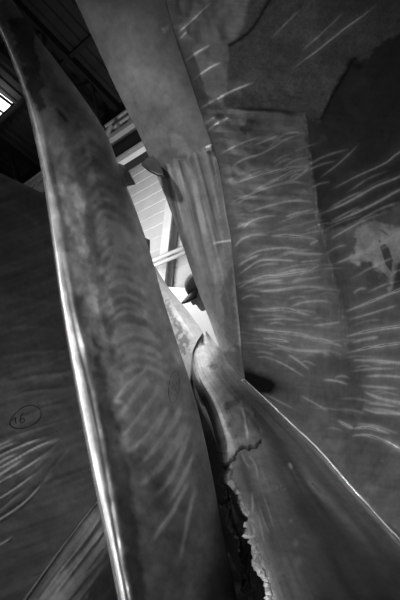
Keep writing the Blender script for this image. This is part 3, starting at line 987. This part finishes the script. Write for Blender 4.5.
# longitudinal purlins under the roof are one piece of the roof
for k, o_ in enumerate((1.6, 3.4, 5.2, 7.0)):
    bm = bmesh.new()
    bm_box(bm, WP(5, ZR - .06 + sl * o_, o_), (hv, nv_, Z), (14, .05, .06))
    tag(from_bm('trim_%d' % (k + 2), bm, M_TRUSS), kind='structure')

# steel column on the wall
s_c, _ = onwall(164.5, 250, .19)
col = empty('steel_column', WP(s_c, 0, .2))
tag(col, 'grey steel column standing against the ribbed wall behind the pipes', 'column')
for nm, oo, half in (('flange', .03, (.095, .012, 4.8)), ('flange', .19, (.095, .012, 4.8)), ('web', .11, (.01, .07, 4.8))):
    bm = bmesh.new()
    bm_box(bm, WP(s_c, 4.8, oo), (hv, nv_, Z), half)
    from_bm(nm, bm, M_COLM, col)
bm = bmesh.new()
bm_box(bm, WP(s_c, .02, .15), (hv, nv_, Z), (.2, .15, .02))
from_bm('base_plate', bm, M_COLM, col)

# two pipes on brackets
for k, (py, lab) in enumerate(((254.5, 'upper of two white pipes running along the wall'), (260, 'lower of two white pipes running along the wall'))):
    s_p, z_p = onwall(167, py, .55)
    pp = empty('pipe', WP(s_p, z_p, .55))
    tag(pp, lab, 'pipe', 'white pipes along the wall')
    bm = bmesh.new()
    bm_tube(bm, [WP(-3, z_p, .55), WP(4, z_p, .55)], .032, 12)
    from_bm('pipe_run', bm, M_PIPE, pp, True)
    bm = bmesh.new()
    bm_box(bm, WP(s_c, z_p - .055, .48), (hv, nv_, Z), (.02, .1, .012))
    from_bm('bracket', bm, M_DARK, pp)

# gallery high on the wall
OFF = .3
gal = empty('gallery', WP(2, 7, OFF))
tag(gal, 'high steel gallery with guard rail along the top of the ribbed wall', 'gallery')
_, zb = onwall(120.5, 132, OFF)
_, zl = onwall(131, 155, OFF)
_, zr = onwall(118.5, 121, OFF)
_, zr2 = onwall(113.5, 115, OFF)
bm = bmesh.new()
bm_box(bm, WP(4, zb, OFF), (hv, nv_, Z), (11, .06, .085))
from_bm('upper_beam', bm, M_GAL, gal)
bm = bmesh.new()
bm_box(bm, WP(4, zl, OFF), (hv, nv_, Z), (11, .06, .085))
from_bm('lower_beam', bm, M_COLM, gal)
bm = bmesh.new()
bm_tube(bm, [WP(-7, zl + .2, OFF), WP(15, zl + .2, OFF)], .02, 8)
from_bm('pipe_rail', bm, M_GAL, gal)
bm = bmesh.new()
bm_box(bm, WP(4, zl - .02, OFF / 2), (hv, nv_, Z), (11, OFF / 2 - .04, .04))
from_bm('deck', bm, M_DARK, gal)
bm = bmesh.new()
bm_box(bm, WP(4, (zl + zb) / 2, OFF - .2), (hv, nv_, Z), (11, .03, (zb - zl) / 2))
from_bm('shade_panel', bm, M_DARK, gal)  # dark sheet in place of the shade between the beams
bm = bmesh.new()
bm_box(bm, WP(4, zb + .38, OFF), (hv, nv_, Z), (11, .03, .035))
from_bm('top_rail', bm, M_GAL, gal)
for k in range(34):
    bm = bmesh.new()
    bm_box(bm, WP(-5 + k * .42, zb + .22, OFF), (hv, nv_, Z), (.04, .03, .16))
    from_bm('rail_post', bm, M_GAL, gal)
bm = bmesh.new()
bm_box(bm, WP(4, zb + .62, OFF - .1), (hv, nv_, Z), (11, .03, .05))
bm_box(bm, WP(4, zb + .85, OFF - .1), (hv, nv_, Z), (11, .03, .04))
from_bm('cable_tray', bm, M_COLM, gal)
s1, z1 = onwall(105, 140, OFF + .1)
s2, z2 = onwall(111, 126, OFF + .1)
bm = bmesh.new()
bm_tube(bm, [WP(s1, z1, OFF + .1), WP(s2, z2, OFF + .1)], .06, 8)
from_bm('brace', bm, M_GAL, gal)
for s in (-4, 0, 4, 8, 12):
    bm = bmesh.new()
    bm_box(bm, WP(s, zl + .0, OFF / 2), (hv, nv_, Z), (.06, OFF / 2, .1))
    from_bm('bracket', bm, M_DARK, gal)

# white panel standing behind the person
tl = P(140, 288, 3.7)
scr = empty('white_panel', (tl[0] + 1, tl[1], 0))
tag(scr, 'bright white panel standing behind the person, below the pipes', 'screen')
hz = float(P(170, 288, 3.7)[2])
c0 = P(170, 288, 3.7)
bm = bmesh.new()
bm_box(bm, (c0[0] + .55, c0[1], hz / 2 + .04), ((1, 0, 0), (0, 1, 0), (0, 0, 1)), (.85, .015, hz / 2 - .04))
from_bm('sheet', bm, M_WHITE, scr)
for sx in (-.25, 1.35):
    bm = bmesh.new()
    bm_box(bm, (c0[0] + sx, c0[1], .04), ((1, 0, 0), (0, 1, 0), (0, 0, 1)), (.03, .3, .04))
    from_bm('foot', bm, M_COLM, scr)

# ================================================================== the person
M_SKIN = plain('skin', .6, .55)
M_CAP = plain('cap_cloth', .13, .85, 0, .3, 60)
M_CAP2 = plain('cap_brim_cloth', .035, .8)
M_JKT = plain('jacket_cloth', .16, .85, 0, .2, 30, .2)
M_TRS = plain('trouser_cloth', .07, .85, 0, .2, 30)
HD = 2.98
hc = P(202, 289, HD)
s_h = 1.0
# head axes: facing left and down
fwd = -rt * .80 - up * .56 - fw * .22
fwd /= np.linalg.norm(fwd)
side = np.cross(fwd, up)
side = np.cross(fwd, np.cross(fw, fwd))
side = fw - fwd * np.dot(fw, fwd)
side /= np.linalg.norm(side)
top = np.cross(side, fwd)
if np.dot(top, up) < 0:
    top = -top
def HP(a, b_, c_):
    return hc + fwd * a + side * b_ + top * c_


floor_pt = np.array([hc[0] + .42, hc[1] + .3, 0])
per = empty('person', tuple(floor_pt))
tag(per, 'person in a dark peaked cap bending over behind the blades', 'person')


def skin_chain(bm_me, verts, edges, radii, levels=1):
    me = bpy.data.meshes.new('body')
    me.from_pydata([tuple(v) for v in verts], edges, [])
    o = bpy.data.objects.new('body', me)
    md = o.modifiers.new('Skin', 'SKIN')
    o.data.skin_vertices[0].data
    for i, r in enumerate(radii):
        sv = o.data.skin_vertices[0].data[i]
        sv.radius = (r, r) if not isinstance(r, tuple) else r
        sv.use_root = (i == 0)
    sd = o.modifiers.new('Sub', 'SUBSURF')
    sd.levels = levels
    sd.render_levels = levels
    return o


def bake(o, name, mat, parent, extra=None, remesh=None):
    COL.objects.link(o)
    if remesh:
        pass
    dg = bpy.context.evaluated_depsgraph_get()
    me = bpy.data.meshes.new_from_object(o.evaluated_get(dg))
    bpy.data.objects.remove(o)
    if extra is not None:
        bm = bmesh.new()
        bm.from_mesh(me)
        extra(bm)
        bm.to_mesh(me)
        bm.free()
    if remesh:
        t = bpy.data.objects.new('tmp', me)
        COL.objects.link(t)
        rm = t.modifiers.new('R', 'REMESH')
        rm.mode = 'VOXEL'
        rm.voxel_size = remesh
        sm = t.modifiers.new('S', 'SMOOTH')
        sm.factor = .5
        sm.iterations = 2
        dg = bpy.context.evaluated_depsgraph_get()
        me = bpy.data.meshes.new_from_object(t.evaluated_get(dg))
        bpy.data.objects.remove(t)
    me.materials.clear()
    me.polygons.foreach_set('use_smooth', [True] * len(me.polygons))
    return link_mesh(name, me, mat, parent)


# skeleton (world): spine leans to the left towards the work, arms reach down and forward
F = floor_pt
pel = F + np.array([.02, 0, .98])
neck = HP(-.075, 0, -.17)
chest = np.array([F[0] + .0, F[1], 1.36])
sho = np.array([neck[0] + .07, neck[1] + .12, neck[2] - .075])
sdir = np.array([0.0, 1.0, 0])          # across the shoulders
J = {}
J['pel'] = pel
J['wst'] = pel * .5 + chest * .5
J['chs'] = chest
J['sho'] = sho
J['nek'] = neck
J['hed'] = HP(-.02, 0, -.04)
for sgn, k in ((-1, 'a'), (1, 'b')):
    J['s' + k] = sho + sdir * sgn * .19 + np.array([.02, 0, -.06])
    J['e' + k] = J['s' + k] + np.array([.02, sgn * .05, -.28])
    J['w' + k] = J['e' + k] + np.array([-.10, -sgn * .03, -.21])
    J['p' + k] = J['w' + k] + np.array([-.06, 0, -.05])
    J['h' + k] = pel + sdir * sgn * .10 + np.array([0, 0, -.06])
    J['k' + k] = F + sdir * sgn * .12 + np.array([-.04, 0, .49])
    J['f' + k] = F + sdir * sgn * .13 + np.array([.03, 0, .085])
    J['t' + k] = F + sdir * sgn * .15 + np.array([-.15, 0, .04])
names = list(J)
ix = {n: i for i, n in enumerate(names)}
edges = [('pel', 'wst'), ('wst', 'chs'), ('chs', 'sho'), ('sho', 'nek'), ('nek', 'hed')]
for k in 'ab':
    edges += [('sho', 's' + k), ('s' + k, 'e' + k), ('e' + k, 'w' + k), ('w' + k, 'p' + k), ('pel', 'h' + k), ('h' + k, 'k' + k), ('k' + k, 'f' + k), ('f' + k, 't' + k)]
R = {'pel': .13, 'wst': .12, 'chs': .14, 'sho': .09, 'nek': .055, 'hed': .06, 's': .055, 'e': .042, 'w': .028, 'p': .034, 'h': .085, 'k': .06, 'f': .045, 't': .04}
rad = [R.get(n, R.get(n[0], .05)) for n in names]
body = skin_chain(None, [J[n] for n in names], [(ix[a], ix[b_]) for a, b_ in edges], rad, 2)


def head_geo(bm):
    # skull, jaw, nose, brow, ear, lips
    def ell(c, ra, rb, rc, seg=24):
        r = bmesh.ops.create_uvsphere(bm, u_segments=seg, v_segments=seg // 2, radius=1)
        for v in r['verts']:
            q = v.co
            v.co = Vector(hc + fwd * (c[0] + q.x * ra) + side * (c[1] + q.y * rb) + top * (c[2] + q.z * rc))
    ell((-.012, 0, .02), .098, .076, .095)
    ell((.03, 0, -.055), .062, .058, .075)
    ell((.064, 0, -.105), .028, .032, .024)
    ell((.092, 0, -.032), .022, .014, .026)
    ell((.098, 0, -.048), .016, .017, .012)
    ell((.082, 0, .012), .014, .05, .012)
    ell((.082, 0, -.078), .014, .022, .006)
    ell((.081, 0, -.090), .013, .02, .007)
    for sg in (-1, 1):
        ell((-.01, sg * .079, -.025), .018, .008, .032)
        ell((.076, sg * .031, -.008), .012, .015, .010)
    # hands: palm and five fingers each
    for k, sg in (('a', -1), ('b', 1)):
        w, p = J['w' + k], J['p' + k]
        d = (p - w) / np.linalg.norm(p - w)
        lat = np.array([0, 1.0, 0])
        nrm = np.cross(d, lat)
        for j, (o_, L) in enumerate(((-.033, .062), (-.011, .075), (.011, .07), (.032, .055))):
            q0 = p + lat * o_ * 1.0 + d * .01
            q1 = q0 + d * L * .45 - Z * .004
            q2 = q1 + d * L * .3 - Z * .018
            q3 = q2 + d * L * .2 - Z * .022
            bm_tube(bm, [q0, q1, q2, q3], [.011, .010, .009, .007], 8)
        q0 = w + d * .02 - lat * sg * .02
        q1 = q0 + d * .03 - lat * sg * .03
        q2 = q1 + d * .035 - lat * sg * .008
        bm_tube(bm, [q0, q1, q2], [.014, .012, .009], 8)
        for o_ in (-.024, -.008, .008, .024):
            bm_tube(bm, [w + lat * o_ * .6, p + lat * o_, p + lat * o_ + d * .02], [.015, .016, .013], 8)


body = bake(body, 'body', M_SKIN, per, head_geo, .0065)

# clothes
tn = ['pel', 'wst', 'chs', 'sho', 'sa', 'ea', 'wa', 'sb', 'eb', 'wb', 'hem']
ti = {n: i for i, n in enumerate(tn)}
JJ = dict(J)
JJ['hem'] = pel + np.array([.0, 0, -.12])
for k in 'ab':
    JJ['w' + k] = J['e' + k] * .15 + J['w' + k] * .85
RT = {'pel': .152, 'wst': .145, 'chs': .162, 'sho': .108, 's': .074, 'e': .06, 'w': .046, 'hem': .165}
jk = skin_chain(None, [JJ[n] for n in tn], [(ti[a], ti[b_]) for a, b_ in (('hem', 'pel'), ('pel', 'wst'), ('wst', 'chs'), ('chs', 'sho'), ('sho', 'sa'), ('sa', 'ea'), ('ea', 'wa'), ('sho', 'sb'), ('sb', 'eb'), ('eb', 'wb'))], [RT.get(n, RT.get(n[0])) for n in tn], 2)
bake(jk, 'jacket', M_JKT, per)
J['top'] = pel + np.array([-.01, 0, .1])
tn = ['pel', 'ha', 'ka', 'fa', 'hb', 'kb', 'fb', 'top']
ti = {n: i for i, n in enumerate(tn)}
RT = {'pel': .138, 'top': .13, 'h': .102, 'k': .08, 'f': .066}
tr = skin_chain(None, [J[n] for n in tn], [(ti[a], ti[b_]) for a, b_ in (('pel', 'top'), ('pel', 'ha'), ('ha', 'ka'), ('ka', 'fa'), ('pel', 'hb'), ('hb', 'kb'), ('kb', 'fb'))], [RT.get(n, RT.get(n[0])) for n in tn], 2)
bake(tr, 'trousers', M_TRS, per)
for k in 'ab':
    bm = bmesh.new()
    a, b_ = J['f' + k], J['t' + k]
    c = a * .45 + b_ * .55
    r = bmesh.ops.create_uvsphere(bm, u_segments=18, v_segments=10, radius=1)
    for v in r['verts']:
        q = v.co.copy()
        v.co = Vector((c[0] + q.x * .15, c[1] + q.y * .058, max(.001, c[2] + q.z * .062)))
    from_bm('shoe', bm, M_CAP2, per, True)

# cap: crown of six panels and a curved peak
bm = bmesh.new()
nu_, nw = 36, 12
rings = []
for i in range(nw + 1):
    ph = i / nw * math.pi / 2
    rr = []
    for k in range(nu_):
        t = 2 * math.pi * k / nu_
        seam = 1 - .012 * abs(math.cos(3 * t)) ** 12
        a = .111 * math.cos(t) * math.cos(ph) ** .8 * seam - .012
        b_ = .088 * math.sin(t) * math.cos(ph) ** .8 * seam
        c_ = .022 + .105 * math.sin(ph) ** .9 - .018 * (1 - math.cos(t)) * .5 * math.cos(ph)
        rr.append(bm.verts.new(HP(a, b_, c_)))
    rings.append(rr)
for a, b_ in zip(rings, rings[1:]):
    for k in range(nu_):
        bm.faces.new((a[k], a[(k + 1) % nu_], b_[(k + 1) % nu_], b_[k]))
bmesh.ops.remove_doubles(bm, verts=bm.verts, dist=.0005)
capo = from_bm('cap', bm, M_CAP, per, True)
sol = capo.modifiers.new('Solid', 'SOLIDIFY')
sol.thickness = .004
sol.offset = 1
bm = bmesh.new()
ro = []
for i in range(6):
    q = i / 5
    rr = []
    for k in range(17):
        t = -1.15 + 2.3 * k / 16
        a0, b0 = .108 * math.cos(t) - .012, .087 * math.sin(t)
        ext = .078 * q * math.cos(t * .95) ** .6
        rr.append(bm.verts.new(HP(a0 + ext, b0 * (1 - .05 * q), .022 - .020 * q - .035 * (math.sin(t)) ** 2 * q)))
    ro.append(rr)
for a, b_ in zip(ro, ro[1:]):
    for k in range(16):
        bm.faces.new((a[k], a[k + 1], b_[k + 1], b_[k]))
pk = from_bm('cap_peak', bm, M_CAP2, per, True)
sol = pk.modifiers.new('Solid', 'SOLIDIFY')
sol.thickness = .005
# hair at the nape
bm = bmesh.new()
r = bmesh.ops.create_uvsphere(bm, u_segments=20, v_segments=12, radius=1)
for v in r['verts']:
    q = v.co.copy()
    v.co = Vector(HP(-.05 + q.x * .064, q.y * .078, -.02 + q.z * .06))
from_bm('hair', bm, plain('hair', .04, .7), per, True)

# ================================================================== light
def area(name, loc, target, size, energy, sy=None, spread=180):
    l = bpy.data.lights.new(name, 'AREA')
    l.energy = energy
    l.size = size
    if sy:
        l.shape = 'RECTANGLE'
        l.size_y = sy
    l.spread = math.radians(spread)
    o = bpy.data.objects.new(name, l)
    o.location = tuple(loc)
    o.rotation_euler = (Vector(target) - Vector(loc)).to_track_quat('-Z', 'Y').to_euler()
    COL.objects.link(o)
    return o


# unseen fill lights, added to set the brightness of each part
def spot(name, loc, target, energy, cone, blend=1.0, rad=.15):
    l = bpy.data.lights.new(name, 'SPOT')
    l.energy = energy
    l.spot_size = math.radians(cone)
    l.spot_blend = blend
    l.shadow_soft_size = rad
    o = bpy.data.objects.new(name, l)
    o.location = tuple(loc)
    o.rotation_euler = (Vector(target) - Vector(loc)).to_track_quat('-Z', 'Y').to_euler()
    COL.objects.link(o)
    return o


area('low_fill', (-1.8, -.6, .35), P(20, 480, 1.4), .4, 3.2, spread=90)  # unseen fill added for the lower left blade
spot('streak_fill', (-.05, -.6, .75), P(0, 495, 1.33), 9, 19, 1.0, .1)  # added spot, brightens the streaks at the lower left
spot('high_fill', (-2.4, -.2, 3.4), P(190, 200, 2.2), 270, 15, 1.0, .1)  # added spot for the edge band, no fixture there
spot('high_fill', (-1.6, .9, 3.2), P(290, 245, 2.0), 34, 21, 1.0, .2)  # added spot for the middle of the right blade
spot('high_fill', (-1.2, .6, 3.6), P(182, 306, 2.6), 290, 15, 1.0, .1)  # added spot for the far blade and the head
spot('high_fill', (-.5, 1.9, 3.4), P(216, 362, 2.35), 330, 14, 1.0, .3)  # added spot for the crown tip
spot('front_fill', (-.7, -.9, 1.3), P(120, 325, 1.1), 14, 29, 1.0, .2)  # added spot on the middle of the foreground blade
spot('front_fill', (-.45, -.4, 1.5), P(85, 165, 1.35), 12, 26, 1.0, .2)  # added spot on the upper foreground blade
spot('front_fill', (-.6, -.5, 1.6), P(350, 385, 1.55), 21, 30, 1.0, .2)  # added spot for the lower right blade and its weld line
spot('side_fill', (.9, -.4, .5), P(130, 320, 1.1), 10, 28, 1.0, .2)  # added spot from the right, fills the foreground blade
area('nose_fill', (-1.9, -.85, .9), P(80, 380, 1.05), .25, 1.4, 2.8, spread=50)  # added light strip for the highlight on the blade nose
area('nose_fill', (-2.4, .3, .7), P(110, 540, .9), .25, 1.8, 1.2, spread=50)  # added strip for the lower nose highlight
area('nose_fill', (-1.5, -.9, .5), P(110, 540, .9), .2, 1.3, 1.2, spread=50)  # another added strip for the lower nose
area('gap_fill', (-.3, 3.1, 3.3), (.1, 3.2, 1.2), .6, 1.5, spread=120)  # unseen fill added above the gap
area('panel_fill', (-1.0, 2.9, 2.9), (.3, 3.3, 1.7), .4, 22, spread=90)  # added to whiten the panel behind the person
area('wall_fill', WP(.3, 2.6, 2.6), WP(.3, 6.0, 0), 1.2, 55, spread=100)  # added out of sight to brighten the ribbed wall
area('column_fill', WP(1.5, 6.5, 5.0), WP(.4, 5.0, 0), .8, 11, spread=60)  # added for the front of the column and wall
area('roof_fill', WP(3, 6.5, 4.5), WP(4, 10, 4), 2.0, 2, spread=120)  # faint added light that lifts the roof

w = bpy.data.worlds.new('hall_dim')
SC.world = w
w.use_nodes = True
w.node_tree.nodes['Background'].inputs[0].default_value = (1, 1, 1, 1)
w.node_tree.nodes['Background'].inputs[1].default_value = .022

SC.view_settings.view_transform = 'Standard'
SC.view_settings.look = 'None'
SC.view_settings.exposure = 0
SC.view_settings.gamma = 1
